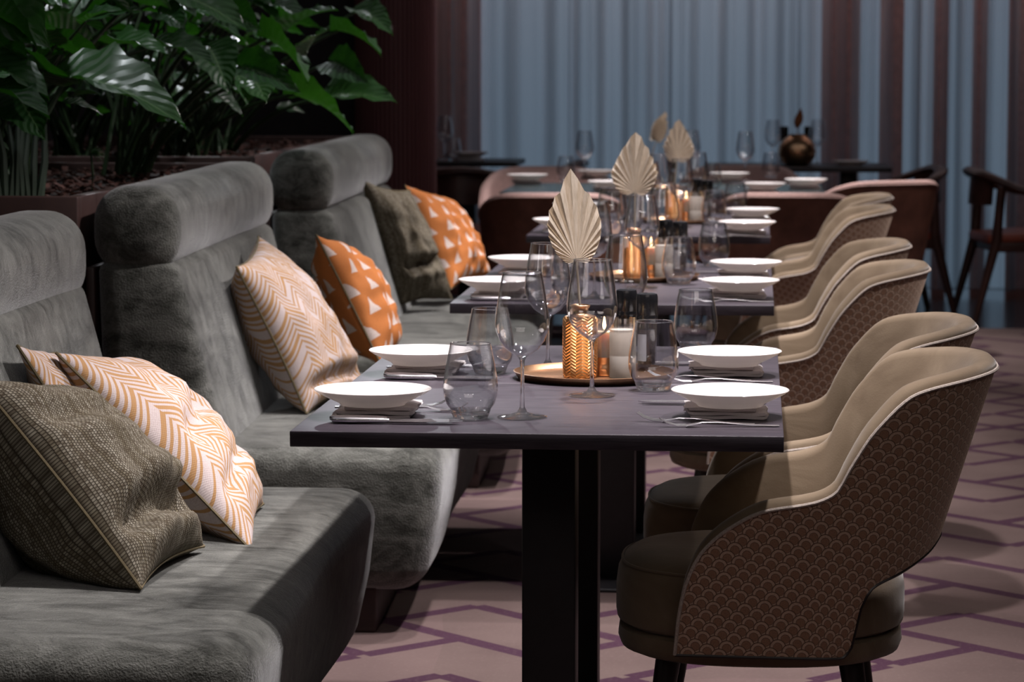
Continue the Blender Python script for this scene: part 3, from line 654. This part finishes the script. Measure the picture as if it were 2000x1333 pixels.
# ================================================================== tub chairs
ZT = [(-.127, .361), (-.120, .43), (-.108, .485), (-.081, .540), (-.031, .584), (.019, .609), (.10, .624), (.136, .640), (.165, .69), (.2025, .747), (.27, .806), (.336, .820), (.42, .829), (.5, .830)]
ZB = [(-.2, .361), (.150, .358), (.169, .378), (.180, .436), (.2025, .4775), (.25, .498), (.30, .522), (.33, .54), (.5, .545)]
def tub_chair(name, cat, ZT, ZB, outer, inner, pipe, legm, seatm, sc_=1.0, th=.042):
    t = thing(name, '', cat)
    xc = .10
    def pos(col, z, inset):
        kind, q = col; A = (.215 + .115 * (z - .5) / .37) * sc_ - inset; B = (.262 + .045 * (z - .36) / .5) * sc_ - inset
        if kind == 0: return Vector((q, (B if True else 0), z))
        c_, s_ = math.cos(q), math.sin(q)
        return Vector((xc + A * abs(c_) ** .88, B * abs(s_) ** .80, z))
    cols = [(0, -.127 + (xc + .127) * (k / 20) ** 1.6) for k in range(20)]
    angs = [math.pi / 2 * (1 - (k / 40) ** 1.35) for k in range(41)]
    half = cols + [(1, a) for a in angs]
    full = [(c_, 1) for c_ in half] + [(c_, -1) for c_ in half[:-1][::-1]]
    tops, bots = [], []
    for c_, s in full:
        z = .7
        for _ in range(6): z = .5 * z + .5 * smooth_t(ZT, pos(c_, z, 0).x)
        z = smooth_t(ZT, pos(c_, z, 0).x); zb = .45
        for _ in range(6): zb = smooth_t(ZB, pos(c_, zb, 0).x)
        tops.append(z); bots.append(min(zb, z - .0005))
    def pt(i, z, ins):
        c_, s = full[i]; p = pos(c_, z, ins); p.y *= s; return p
    arc = [0]
    for i in range(1, len(full)): arc.append(arc[-1] + (pt(i, .6, 0) - pt(i - 1, .6, 0)).length)
    nz = 14; n = len(full)
    b = MB(); b.grid(lambda i, j: pt(i, bots[i] + (tops[i] - bots[i]) * j / (nz - 1), 0), n, nz, uvfn=lambda i, j: (arc[i], bots[i] + (tops[i] - bots[i]) * j / (nz - 1)))
    b.build('outer_shell', outer, t)
    def inner_pt(i, j):
        h = tops[i] - bots[i]; k = min(1, h / .10); r_ = th / 2 * k
        if j <= 6:
            a = math.pi * j / 6; return pt(i, tops[i] + r_ * .75 * math.sin(a), r_ * (1 - math.cos(a)))
        q = (j - 6) / 12; zb = bots[i] + .002; z = tops[i] + (zb - tops[i]) * q
        return pt(i, z, th * k + .018 * math.sin(math.pi * min(1, q * 1.3)) * k)
    b = MB(); b.grid(inner_pt, n, 19)
    b.grid(lambda i, j: pt(i, bots[i] + .001, 0) if j == 0 else pt(i, bots[i] + .002, th * min(1, (tops[i] - bots[i]) / .10)), n, 2)
    b.build('inner_upholstery', inner, t)
    b = MB(); b.tube([pt(i, tops[i], -.002) for i in range(n)], .0032, 6); b.build('piping', pipe, t)
    b = MB(); b.tube([pt(i, bots[i], .001) for i in range(n)], .0028, 6); b.build('edge_trim', 'legwood', t)
    # seat
    e = .80
    b = MB(); b.lathe([(0, .375), (.93, .376), (.99, .385), (1.0, .40), (1.0, .44), (.985, .468), (.945, .487), (.88, .497), (.7, .504), (.4, .508), (0, .509)], 48, (.015, 0, 0), .252 * sc_, .235 * sc_, e); st = b.build('seat', seatm, t)
    b = MB(); b.lathe([(0, .330), (.90, .331), (.965, .338), (.985, .352), (.975, .370), (.93, .377), (0, .378)], 48, (.015, 0, 0), .252 * sc_, .235 * sc_, e); b.build('seat_base', seatm, t)
    b = MB(); b.tube([(.015 + .252 * sc_ * .955 * math.copysign(abs(math.cos(a)) ** e, math.cos(a)), .235 * sc_ * .955 * math.copysign(abs(math.sin(a)) ** e, math.sin(a)), .485) for a in [2 * math.pi * k / 64 for k in range(64)]], .0028, 6, closed=True); b.build('welt', seatm, st)
    for sx in (-1, 1):
        for sy in (-1, 1):
            b = MB(); b.tube([(.015 + sx * .155, sy * .145, .335), (.015 + sx * .205, sy * .20, 0)], [.022, .012], 14); b.build('leg', legm, t)
    return t
mk_chair = once(lambda k: tub_chair('tub_chair', 'chair', ZT, ZB, 'scallop', 'suede', 'white_pipe', 'legwood', 'suede'))
CH = [(1962, 4.93, .0, 0, 'nearest the camera'), (0, 5.63, .020, 1, 'second in the row from the camera'),
      (0, 7.18, .022, -1, 'third in the row from the camera'), (0, 8.06, .022, 1, 'fourth in the row from the camera'),
      (0, 9.98, .070, 0, 'fifth in the row from the camera'), (0, 10.85, .105, 0, 'farthest in the row, mostly hidden')]
for (_, d, dx, rz, lab) in CH:
    mk_chair((dx, yd(.1, d) - .0, 0), R(rz), 'beige suede tub chair, scalloped shell, ' + lab, 'scallop patterned tub chairs on the right')
ZT2 = [(-.127, .55), (-.10, .62), (0, .66), (.1, .685), (.2, .72), (.3, .76), (.4, .785), (.5, .79)]
ZB2 = [(-.2, .42), (.5, .42)]
mk_tub2 = once(lambda k: tub_chair('round_tub_chair', 'chair', ZT2, ZB2, 'brownleather', 'pinkrim', 'pinkrim', 'legwood', 'brownleather', 1.08, .05))
def grnd(px, d): 
    x = (px - 1476) * d / F_PX * math.cos(YAW); return (x, yd(x, d), 0)
for (px, d, rz, lab) in [(1085, 12.15, -88, 'brown tub chair, pink rim, back to the camera, left of the palm leaves'),
                         (1548, 12.15, -93, 'brown tub chair, pink rim, back to the camera, right of the palm leaves'),
                         (1062, 14.25, 92, 'brown leather tub chair with pink rim facing the camera behind the far cross table'),
                         (1668, 13.3, -60, 'brown leather tub chair with pink rim at the right end of the far cross table'),
                         (1440, 14.45, 85, 'brown leather tub chair behind the white plates of the far cross table')]:
    mk_tub2(grnd(px, d), R(rz), lab, 'brown tub chairs round the far cross table')

# ------------------------------------------------------------------ wooden armchairs
def wood_chair(k):
    t = thing('wooden_armchair', '', 'chair')
    # front towards -X
    for sy in (-1, 1):
        b = MB(); b.tube([(-.21, sy * .25, .63), (-.215, sy * .245, .42), (-.27, sy * .26, 0)], [.024, .027, .016], 10); b.build('front_leg', 'walnut', t)
        b = MB(); b.tube([(.17, sy * .235, .70), (.19, sy * .22, .42), (.30, sy * .235, 0)], [.024, .028, .016], 10); b.build('back_leg', 'walnut', t)
    pts = []
    for q in range(25):
        a = math.pi * (q / 24); x = -.27 + 0 * a; pts.append(a)
    path = [(-.26, -.27, .640), (-.16, -.285, .642), (-.04, -.29, .655), (.08, -.275, .685), (.17, -.235, .725), (.235, -.16, .755), (.262, -.08, .77), (.27, 0, .775), (.262, .08, .77), (.235, .16, .755), (.17, .235, .725), (.08, .275, .685), (-.04, .29, .655), (-.16, .285, .642), (-.26, .27, .640)]
    b = MB(); b.tube(path, [.026, .032, .032, .030, .032, .036, .038, .038, .038, .036, .032, .030, .032, .032, .026], 10, sy=.62); b.build('arm_rail', 'walnut', t)
    b = MB(); b.grid(lambda i, j: ((.262 - .06 * (abs(i - 8) / 8) ** 2 - .012 * j / 4), -.17 + .34 * i / 16, .60 + .16 * j / 4), 17, 5); b.grid(lambda i, j: ((.280 - .06 * (abs(i - 8) / 8) ** 2 - .012 * j / 4), -.17 + .34 * i / 16, .60 + .16 * j / 4), 17, 5); b.build('back_panel', 'walnut', t)
    b = MB(); b.rbox((0, 0, .435), (.46, .46, .055), .022, 3, lambda x, y, z: (x, y * (1 - .12 * (x + .2)), z - .012 * (x / .23))); b.build('seat', 'orangeseat', t)
    b = MB(); b.rbox((-.21, 0, .385), (.022, .45, .05), .004, 2); b.rbox((.19, 0, .385), (.022, .42, .05), .004, 2); b.rbox((0, .225, .385), (.40, .022, .05), .004, 2); b.rbox((0, -.225, .385), (.40, .022, .05), .004, 2); b.build('seat_frame', 'walnut', t)
    return t
mk_wood = once(wood_chair)
for (px, d, rz, lab) in [(1998, 14.9, 190, 'dark walnut armchair at the right edge of the photo, rust seat'),
                         (1738, 15.1, 14, 'dark walnut armchair in front of the blue curtain, right of the black table'),
                         (1045, 16.0, -8, 'dark walnut armchair at the far left table with rust orange seat'),
                         (898, 15.05, -80, 'dark walnut armchair beside the maroon pillar, low and mostly hidden')]:
    mk_wood(grnd(px, d), R(rz), lab, 'walnut armchairs near the curtain')

# ================================================================== tables
TZ = .75
A0 = P(561, 846, TZ); A1 = P(1531, 849.5, TZ)
TX0, TX1 = A0.x, A1.x; Y1 = (A0.y + A1.y) / 2
def table(label, x0, x1, y0, y1, z=TZ, top='table', th=.026, cols=1, group='square dining tables in the middle row'):
    cxm = (x0 + x1) / 2; cym = (y0 + y1) / 2
    t = thing('dining_table', label, 'table', (cxm, cym, 0), 0, group)
    b = MB(); b.rbox((0, 0, z - th / 2), (x1 - x0, y1 - y0, th), .0018, 2); b.build('tabletop', top, t, True, 30)
    for k in range(cols):
        ox = 0 if cols == 1 else (-1 + 2 * k) * (x1 - x0) * .28
        b = MB(); b.rbox((ox, 0, (z - th) / 2 + .003), (.093, .093, z - th - .012), .003, 2); b.build('pedestal', 'black', t, True, 30)
        b = MB(); b.rbox((ox, 0, .005), (.44, .44, .010), .004, 2); b.build('base_plate', 'black', t, True, 30)
        b = MB(); b.rbox((ox, 0, z - th - .004), (.24, .24, .008), .002, 2); b.build('mounting_plate', 'black', t, True, 30)
    return t
GY = [Y1, P(1200, 595, TZ).y, P(1260, 461, TZ).y]
DX = [0, 0, .030]
DEP = .712
nm = ['nearest', 'second', 'third']
for g in range(3):
    for k in range(2):
        y0 = GY[g] + k * (DEP + .003)
        lab = ['dark oak square table nearest the camera, front half of the nearest pair', 'dark oak square table behind the seam of the nearest pair, under the copper vase'][k] if g == 0 else \
              ['dark oak square table, front half of the %s pair' % nm[g], 'dark oak square table, back half of the %s pair' % nm[g]][k]
        table(lab, TX0 - (.030 if g == 2 else 0), TX1 + (.004 if g == 2 else 0), y0, y0 + DEP)
q0 = P(975, 376, TZ); q1 = P(1612, 378, TZ)
XT0, XT1, YT = q0.x, q1.x, (q0.y + q1.y) / 2
table('wide glossy dark table laid crosswise beyond the row of square tables', XT0, XT1, YT, YT + 1.0, top='gloss', cols=2, group='crosswise table at the end of the row')
g0 = grnd(1375, 15.35); g1 = grnd(1742, 15.35)
table('black table in front of the curtain carrying the round copper vase', g0[0], g1[0], 15.35, 16.05, z=.775, cols=2, top='black', group='black tables by the curtain')
g2 = grnd(800, 15.75); g3 = grnd(1014, 15.75)
table('black table at the far left, half hidden by the maroon pillar', g2[0], g3[0], 15.60, 16.2, z=.79, top='black', group='black tables by the curtain')

# ================================================================== tableware prototypes
def plate(k):
    t = thing('plate', '', 'plate')
    b = MB(); b.lathe([(0, .003), (.045, .003), (.050, 0), (.055, 0), (.058, .004), (.075, .012), (.092, .021), (.0985, .0255), (.100, .027), (.0990, .028), (.094, .0255), (.078, .0165), (.062, .0095), (.045, .007), (0, .0065)], 56)
    b.build('dish', 'porcelain', t); return t
def napkin(k):
    t = thing('napkin', '', 'napkin'); H_ = .0055; Wd = .138
    # folded ribbon: path in XZ
    path = []; lay = 3
    for L_ in range(lay):
        z = .0034 + L_ * .0068; xs = [-.5 + q / 8 for q in range(9)]
        if L_ % 2: xs = xs[::-1]
        off = [0, .004, -.010][L_]
        for x in xs: path.append((x * (Wd - .016) + off, z + .0008 * math.sin(x * 9 + L_ * 2)))
        if L_ < lay - 1:
            s = 1 if L_ % 2 == 0 else -1; xe = s * .5 * (Wd - .016)
            for a in (-60, -30, 0, 30, 60): path.append((xe + off * .5 + .0062 * math.cos(R(a)) * s, z + .0034 + .0034 * math.sin(R(a))))
    b = MB(); n = len(path); T2 = .0025; D2 = .055
    def off(i, sg):
        a = Vector(path[max(i - 1, 0)]); c_ = Vector(path[min(i + 1, n - 1)]); d = (c_ - a).normalized(); return Vector(path[i]) + Vector((-d.y, d.x)) * T2 * sg
    ring = [off(i, 1) for i in range(n)] + [off(i, -1) for i in range(n - 1, -1, -1)]
    m = len(ring); ny = 6
    b.grid(lambda i, j: (ring[i].x + .002 * math.sin(j * 1.7 + i * .1), -D2 + 2 * D2 * j / (ny - 1), max(.0008, ring[i].y + .0006 * math.sin(j * 2.1 + i * .3))), m, ny, True)
    for j in (0, ny - 1):
        for i in range(n - 1): q = [i, i + 1, m - 2 - i, m - 1 - i]; b.f.append(tuple(a * ny + j for a in q))
    b.build('folded_cloth', 'linen', t, True, 60); return t
def fork(k):
    t = thing('fork', '', 'fork'); st = [(0, .0015, .0060), (.01, .0015, .0075), (.05, .003, .0055), (.10, .0075, .0032), (.128, .0075, .0030), (.142, .0045, .0085), (.155, .0025, .0115)]
    def strip(st, nm_):
        b = MB(); prof = [(-1, 0), (-.6, .9), (.6, .9), (1, 0), (.6, -.9), (-.6, -.9)]
        b.grid(lambda i, j: (st[j][0], prof[i][0] * st[j][2], st[j][1] + prof[i][1] * .0011), 6, len(st), True)
        b.f.append(tuple(i * len(st) for i in range(6))); b.f.append(tuple(i * len(st) + len(st) - 1 for i in range(6))); return b.build(nm_, 'steel', t)
    strip(st, 'handle')
    b = MB()
    for q in range(4): y = -.0088 + q * .00587; b.tube([(.153, y, .0028), (.170, y, .0030), (.186, y * .96, .0075), (.198, y * .93, .0150)], [.0017, .0017, .0014, .0009], 6)
    b.build('tines', 'steel', t); return t
def knife(k):
    t = thing('table_knife', '', 'knife')
    b = MB(); st = [(0, .5), (.004, .85), (.03, 1.0), (.075, .82), (.090, .72), (.096, .5)]
    b.grid(lambda i, j: (st[j][0], .0095 * st[j][1] * math.cos(i * math.pi / 6), .0062 + .0058 * st[j][1] * math.sin(i * math.pi / 6)), 12, len(st), True)
    b.f.append(tuple(i * len(st) for i in range(12))); b.f.append(tuple(i * len(st) + 5 for i in range(12))); b.build('handle', 'steel', t)
    b = MB(); bs = [(.094, -.004, .004), (.105, -.008, .006), (.16, -.010, .006), (.200, -.009, .006), (.215, -.001, .006), (.218, .004, .006)]
    b.grid(lambda i, j: (bs[j][0], (bs[j][1], bs[j][2], bs[j][2], bs[j][1])[i], (.0050, .0056, .0034, .0044)[i]), 4, len(bs), True); b.build('blade', 'steel', t, True, 30); return t
def wine_glass(k):
    t = thing('wine_glass', '', 'glass')
    bow = [(.0045, .104), (.014, .107), (.027, .116), (.038, .131), (.0445, .148), (.0460, .160), (.0445, .178), (.0410, .203), (.0365, .230), (.0335, .246)]
    b = MB(); b.lathe(bow + [(r_ - .0011, z + (.001 if q < 3 else 0)) for q, (r_, z) in list(enumerate(bow))[::-1]], 40); b.build('bowl', 'thin', t)
    b = MB(); b.lathe([(0, .0005), (.040, .0005), (.0425, .0015), (.040, .0028), (.022, .0048), (.009, .009), (.0042, .018), (.0034, .04), (.0034, .085), (.0042, .097), (.008, .1035), (.013, .1068), (0, .1072)], 32); b.build('stem_and_foot', 'glass', t)
    b = MB(); b.tube([(.0335 * math.cos(a), .0335 * math.sin(a), .246) for a in [2 * math.pi * q / 40 for q in range(40)]], .0009, 6, closed=True); b.build('rim', 'glass', t)
    return t
def tumbler(k):
    t = thing('tumbler', '', 'glass')
    w_ = [(.034, .0155), (.0415, .026), (.0455, .040), (.0465, .052), (.0450, .070), (.0410, .095), (.0365, .117), (.0345, .127)]
    b = MB(); b.lathe(w_ + [(r_ - .0013, z) for r_, z in w_[::-1]], 40); b.build('wall', 'thin', t)
    b = MB(); b.lathe([(0, .0022), (.022, .0018), (.027, .0005), (.0295, .002), (.0320, .008), (.0345, .0158), (.0325, .0150), (.026, .0125), (.012, .0105), (0, .0100)], 40); b.build('base', 'glass', t)
    b = MB(); b.tube([(.0339 * math.cos(a), .0339 * math.sin(a), .127) for a in [2 * math.pi * q / 40 for q in range(40)]], .0010, 6, closed=True); b.build('rim', 'glass', t)
    return t
def tray(k):
    t = thing('tray', '', 'tray')
    b = MB(); b.lathe([(0, 0), (.140, 0), (.146, .003), (.152, .013), (.1535, .0145), (.1515, .0150), (.1450, .006), (.140, .0035), (0, .0035)], 64); b.build('dish', 'gold', t); return t
def vase(k):
    t = thing('vase', '', 'vase')
    b = MB(); b.lathe([(0, 0), (.030, 0), (.0325, .003), (.0335, .02), (.0335, .100), (.0330, .112), (.029, .1165)], 48, uvs=True); b.build('body', 'copper', t)
    b = MB(); b.lathe([(.029, .1165), (.019, .1195), (.0165, .1225), (.0160, .131), (.0185, .1345), (.0190, .137), (.0175, .138), (.0145, .135), (.0145, .110), (0, .105)], 36); b.build('neck', 'gold', t); return t
def round_vase(k):
    t = thing('round_vase', '', 'vase')
    b = MB(); b.lathe([(0, 0), (.05, 0), (.075, .012), (.098, .045), (.104, .080), (.095, .115), (.072, .145), (.05, .158), (.045, .165), (.048, .17), (.042, .17), (.04, .155), (0, .14)], 48); b.build('body', 'gold', t); return t
def grinder(k):
    t = thing('pepper_grinder', '', 'grinder')
    b = MB(); b.lathe([(0, .006), (.0165, .006), (.0170, .008), (.0170, .078), (0, .078)], 28); b.build('peppercorns', 'pepper', t)
    b = MB(); b.lathe([(0, 0), (.0185, 0), (.0195, .002), (.0195, .092), (.016, .094)], 28); b.build('glass_body', 'thin', t)
    b = MB(); b.grid(lambda i, j: (.0199 * math.cos(R(-150 + i * 5)), .0199 * math.sin(R(-150 + i * 5)), .018 + .052 * j), 13, 2); b.build('label_sticker', 'paper', t)
    b = MB(); b.lathe([(0, .092), (.0195, .092), (.0210, .094), (.0212, .104), (.0205, .106), (.0212, .108), (.0212, .142), (.0195, .1475), (.015, .149), (0, .1492)], 36); b.build('cap', 'blackcap', t); return t
def frosted(k):
    t = thing('frosted_votive', '', 'candle holder')
    b = MB(); b.lathe([(0, 0), (.0235, 0), (.0250, .002), (.0250, .042), (.0246, .043), (.0250, .044), (.0250, .092), (0, .0915)], 36); b.build('frosted_cylinder', 'frost', t)
    b = MB(); b.lathe([(.0252, .088), (.0256, .114), (.0246, .114), (.0242, .0925)], 36); b.build('clear_collar', 'thin', t); return t
def candle(k):
    t = thing('pillar_candle', '', 'candle')
    b = MB(); b.lathe([(0, 0), (.0235, 0), (.0255, .002), (.0255, .018), (.0235, .021), (.0245, .026), (.0250, .036), (.0238, .036), (.0225, .024), (0, .020)], 36); b.build('brass_cup', 'gold', t)
    b = MB(); b.lathe([(0, .021), (.0205, .021), (.0205, .080), (.019, .084), (.012, .082), (0, .080)], 32); w_ = b.build('wax', 'wax', t)
    b = MB(); b.tube([(0, 0, .080), (.0008, 0, .088)], .0008, 6); b.build('wick', 'black', w_)
    b = MB(); b.lathe([(0, .086), (.0028, .090), (.0038, .095), (.0026, .103), (.0010, .110), (0, .113)], 14); b.build('flame', 'flame', w_)
    b = MB(); b.lathe([(.0252, .034), (.0262, .110), (.0252, .110), (.0243, .036)], 36); b.build('glass_sleeve', 'thin', t); return t
PALM_A = [(0, .178), (5, .152), (10, .136), (20, .117), (30, .098), (45, .070), (60, .046), (80, .027), (100, .018)]
PALM_B = [(0, .168), (6, .148), (12, .132), (22, .112), (35, .094), (50, .083), (62, .066), (76, .050), (92, .036), (108, .022)]
def palm(k):
    """pleated dried palm leaf in the XZ plane, stem base at the origin"""
    t = thing('dried_palm_leaf', '', 'dried leaf'); tab, h0, sc2 = [(PALM_A, .115, 1.0), (PALM_B, .130, 1.0), (PALM_B, .12, .92), (PALM_A, .10, .85)][k]
    n = 41; amax = tab[-1][0]; b = MB()
    def fn(i, j):
        a = -amax + 2 * amax * i / (n - 1); r_ = lerp_t(tab, abs(a)) * sc2 * (1.02 if i % 2 else .985); q = j / 7
        y = (.0065 if i % 2 else -.0065) * q * (.4 + .6 * q) - .014 * (abs(a) / amax) * q + .010 * math.sin(a * .05 + k) * q * q
        return (r_ * q * math.sin(R(a)), y, h0 + r_ * q * math.cos(R(a)))
    b.grid(fn, n, 8, uvfn=lambda i, j: (i / (n - 1), j / 7)); b.build('pleated_blade', 'dried', t, True, 12)
    b = MB(); b.tube([(.001, 0, 0), (0, 0, h0 * .5), (0, .001, h0 + .012)], [.0030, .0026, .0022], 8); b.build('stem', 'dried', t); return t
def small_leaf(k):
    t = thing('dried_leaf', '', 'dried leaf'); b = MB()
    b.grid(lambda i, j: ((-1 + 2 * i / 6) * .022 * math.sin(math.pi * (j / 9) ** .8) + .020 * j / 9, .004 * abs(i - 3), .05 + .10 * j / 9), 7, 10); b.build('blade', 'rustleaf', t)
    b = MB(); b.tube([(0, 0, 0), (0, 0, .055)], .002, 6); b.build('stem', 'rustleaf', t); return t
mk = {n_: once(f_) for n_, f_ in dict(plate=plate, napkin=napkin, fork=fork, knife=knife, wine=wine_glass, tumbler=tumbler, tray=tray, vase=vase, rvase=round_vase, grinder=grinder,
                                     frost=frosted, candle=candle, palm=palm, leaf=small_leaf).items()}

# ================================================================== place settings
EPS = .0003
def setting(px, py, side, where, full=True, z=TZ):
    """side +1: diner on the right; px,py is the centre of the plate rim"""
    p = P(px, py, z + .047); r0 = 0 if side > 0 else math.pi; s = side; j = random.uniform(-1, 1)
    mk['napkin']((p.x - .006 * s, p.y + .018, z + EPS), r0 + R(j * 2), 'folded white napkin under the plate at ' + where, 'folded napkins under the plates')
    mk['plate']((p.x, p.y, z + .0205), random.uniform(0, 6), 'round white plate at ' + where, 'white plates on the tables')
    if not full: return
    # handle ends towards the diner, heads towards the table centre
    def put(kind, dx, dy, rz, lab, grp): mk[kind]((p.x + dx * s, p.y + dy * s, z + EPS), r0 + math.pi + R(rz), lab, grp)
    put('fork', .082, -.115, 7, 'outer steel fork at ' + where, 'steel forks')
    put('fork', .042, -.098, -9, 'inner steel fork, crossed over, at ' + where, 'steel forks')
    kd = (.165, .188) if s > 0 else (.078, .102)
    put('knife', .062, kd[0], 0, 'inner steel knife at ' + where, 'steel knives')
    put('knife', .055, kd[1], 1.5, 'outer steel knife at ' + where, 'steel knives')
random.seed(5)
SET = [(1426, 762, 1, 'the right front place of the nearest table pair'), (1425, 686, 1, 'the right back place of the nearest table pair'),
       (728, 760, -1, 'the left front place of the nearest table pair'), (822, 684, -1, 'the left back place of the nearest table pair'),
       (1446, 547, 1, 'the right front place of the second table pair'), (1457, 511, 1, 'the right back place of the second table pair'),
       (972, 546, -1, 'the left front place of the second table pair'), (1022, 503, -1, 'the left back place of the second table pair'),
       (1459, 433, 1, 'the right front place of the third table pair'), (1470, 408, 1, 'the right back place of the third table pair'),
       (1096, 428, -1, 'the left front place of the third table pair'), (1130, 397, -1, 'the left back place of the third table pair')]
for (px, py, s, wh) in SET: setting(px, py, s, wh)
for (px, py, wh) in [(1030, 341, 'the left end of the far cross table'), (1165, 333, 'the far cross table, back left'), (1425, 338, 'the far cross table, back right'),
                     (1492, 358, 'the front right of the far cross table'), (1574, 350, 'the right end of the far cross table'), (1190, 354, 'the front left of the far cross table')]:
    setting(px, py, 1, wh, False)

# ------------------------------------------------------------------ glasses and centrepieces
W0 = [(1020, 816, 'beside the left front tumbler'), (1070, 720, 'behind the left front wine glass'), (1156, 774, 'in front of the copper vase'), (1221, 694, 'behind the vase and candles')]
T0 = [(919, 818, 'next to the left front plate'), (957, 731, 'next to the left back plate'), (1276, 763, 'just in front of the tray'), (1358, 685, 'near the right back plate')]
for g in range(3):
    dy = GY[g] - GY[0]; pair = '%s table pair' % nm[g]; rn = lambda a: random.uniform(-a, a) if g else 0
    for (px, py, wh) in W0:
        p = P(px, py, TZ); mk['wine']((p.x + DX[g] + rn(.02), p.y + dy + rn(.03), TZ + EPS), random.uniform(0, 6), 'wine glass %s, %s' % (wh, pair), 'wine glasses')
    for (px, py, wh) in T0:
        p = P(px, py, TZ); mk['tumbler']((p.x + DX[g] + rn(.02), p.y + dy + rn(.03), TZ + EPS), random.uniform(0, 6), 'tumbler %s, %s' % (wh, pair), 'stemless tumblers')
    c0 = P(1160, 739, TZ); cx0, cy0 = c0.x + DX[g], c0.y + dy
    zt = TZ + EPS + .0036
    mk['tray']((cx0, cy0, TZ + EPS), 0, 'round brass tray holding the vase and candles on ' + pair, 'brass trays')
    pv = P(1133, 737, TZ + .004); vx, vy = pv.x + DX[g], pv.y + dy
    mk['vase']((vx, vy, zt), R(20 + 50 * g), 'slim copper vase with herringbone relief on the tray of ' + pair, 'copper vases')
    p = P(1180, 733, TZ + .004); mk['candle']((p.x + DX[g], p.y + dy, zt), 0, 'lit cream candle in a brass cup beside the copper vase on ' + pair, 'lit candles')
    p = P(1216, 738, TZ + .004); mk['frost']((p.x + DX[g], p.y + dy, zt), 0, 'frosted white glass cylinder right of the candle on ' + pair, 'frosted cylinders')
    p = P(1263, 722, TZ + .004); mk['grinder']((p.x + DX[g], p.y + dy, zt), R(0), 'black capped pepper grinder on the right of the tray on ' + pair, 'black capped grinders')
    p = P(1223, 712, TZ + .004); mk['grinder']((p.x + DX[g], p.y + dy, zt), R(10), 'black capped grinder behind the frosted cylinder on ' + pair, 'black capped grinders')
    if g == 0:
        lf = mk['palm']((vx + .001, vy, zt + .106), 0, 'tall narrow pleated palm leaf in the nearest copper vase', 'dried palm leaves', key=0); lf.rotation_euler = (0, R(-4), R(8))
    elif g == 1:
        lf = mk['palm']((vx, vy, zt + .106), 0, 'broad pleated palm leaf in the second copper vase', 'dried palm leaves', key=1); lf.rotation_euler = (0, R(0), R(-8))
    else:
        lf = mk['palm']((vx, vy, zt + .106), 0, 'pleated palm leaf in the third copper vase, farther and pinker', 'dried palm leaves', key=2); lf.rotation_euler = (R(4), R(3), R(20))
# far cross table dressing
ft = YT + .45; fx = X(1286, 13.3)
mk['tray']((fx, yd(fx, 13.2), TZ + EPS), 0, 'round brass tray on the far cross table', 'brass trays')
mk['vase']((fx - .03, yd(fx, 13.2), TZ + EPS + .0036), 0, 'slim copper vase on the far cross table', 'copper vases')
lf = mk['palm']((fx - .03, yd(fx, 13.2), TZ + EPS + .135), 0, 'small pale palm leaf tilted sideways in the vase of the far cross table', 'dried palm leaves', key=3); lf.rotation_euler = (R(5), R(22), R(-25))
mk['grinder']((fx + .07, yd(fx, 13.22), TZ + EPS + .0036), 0, 'black capped pepper grinder on the far cross table', 'black capped grinders')
for (px, py, wh) in [(1142, 352, 'left of the palm leaves'), (1455, 355, 'right, standing tall before the curtain'), (1350, 350, 'just right of the brass tray')]:
    p = P(px, py, TZ); mk['wine']((p.x, p.y, TZ + EPS), 0, 'clear wine glass on the far cross table, ' + wh, 'wine glasses')
for (px, py, wh) in [(1105, 356, 'front left'), (1505, 348, 'front right'), (1390, 372, 'front centre')]:
    p = P(px, py, TZ); mk['tumbler']((p.x, p.y, TZ + EPS), 0, 'clear stemless tumbler on the far cross table, ' + wh, 'stemless tumblers')
# black table by the curtain
zb_ = .775 + EPS
mk['rvase']((X(1557, 15.7), 15.62, zb_), 0, 'round copper ball vase on the black table by the curtain')
lf = mk['leaf']((X(1557, 15.7), 15.62, zb_ + .141), R(10), 'rust coloured dried leaf standing in the round copper vase')
lf.scale = (1.1, 1.1, 1.15)
for px, wh in ((1532, 'left'), (1580, 'right')):
    o = mk['grinder']((X(px, 15.7) , 15.85, zb_), 0, 'black capped grinder just %s of the round copper vase' % wh, 'black capped grinders'); o.scale = (1.2, 1.2, 1.4)
mk['wine']((X(1510, 15.7), 15.65, zb_), 0, 'clear wine glass left of the round copper vase', 'wine glasses')
mk['wine']((X(1597, 15.7), 15.75, zb_), 0, 'clear wine glass right of the round copper vase', 'wine glasses')
mk['plate']((X(1660, 15.7), 15.6, zb_), 0, 'dim white plate at the right end of the black table by the curtain', 'white plates on the tables')
zb2 = .79 + EPS
mk['plate']((X(925, 15.9), 15.78, zb2 + .0203), 0, 'white plate on the far left black table', 'white plates on the tables')
mk['napkin']((X(925, 15.9), 15.79, zb2), 0, 'folded napkin under the plate of the far left black table', 'folded napkins under the plates')
mk['wine']((X(872, 15.9), 15.85, zb2), 0, 'clear wine glass on the far left black table beside the pillar', 'wine glasses')
mk['tumbler']((X(893, 15.9), 15.72, zb2), 0, 'clear tumbler on the far left black table', 'stemless tumblers')
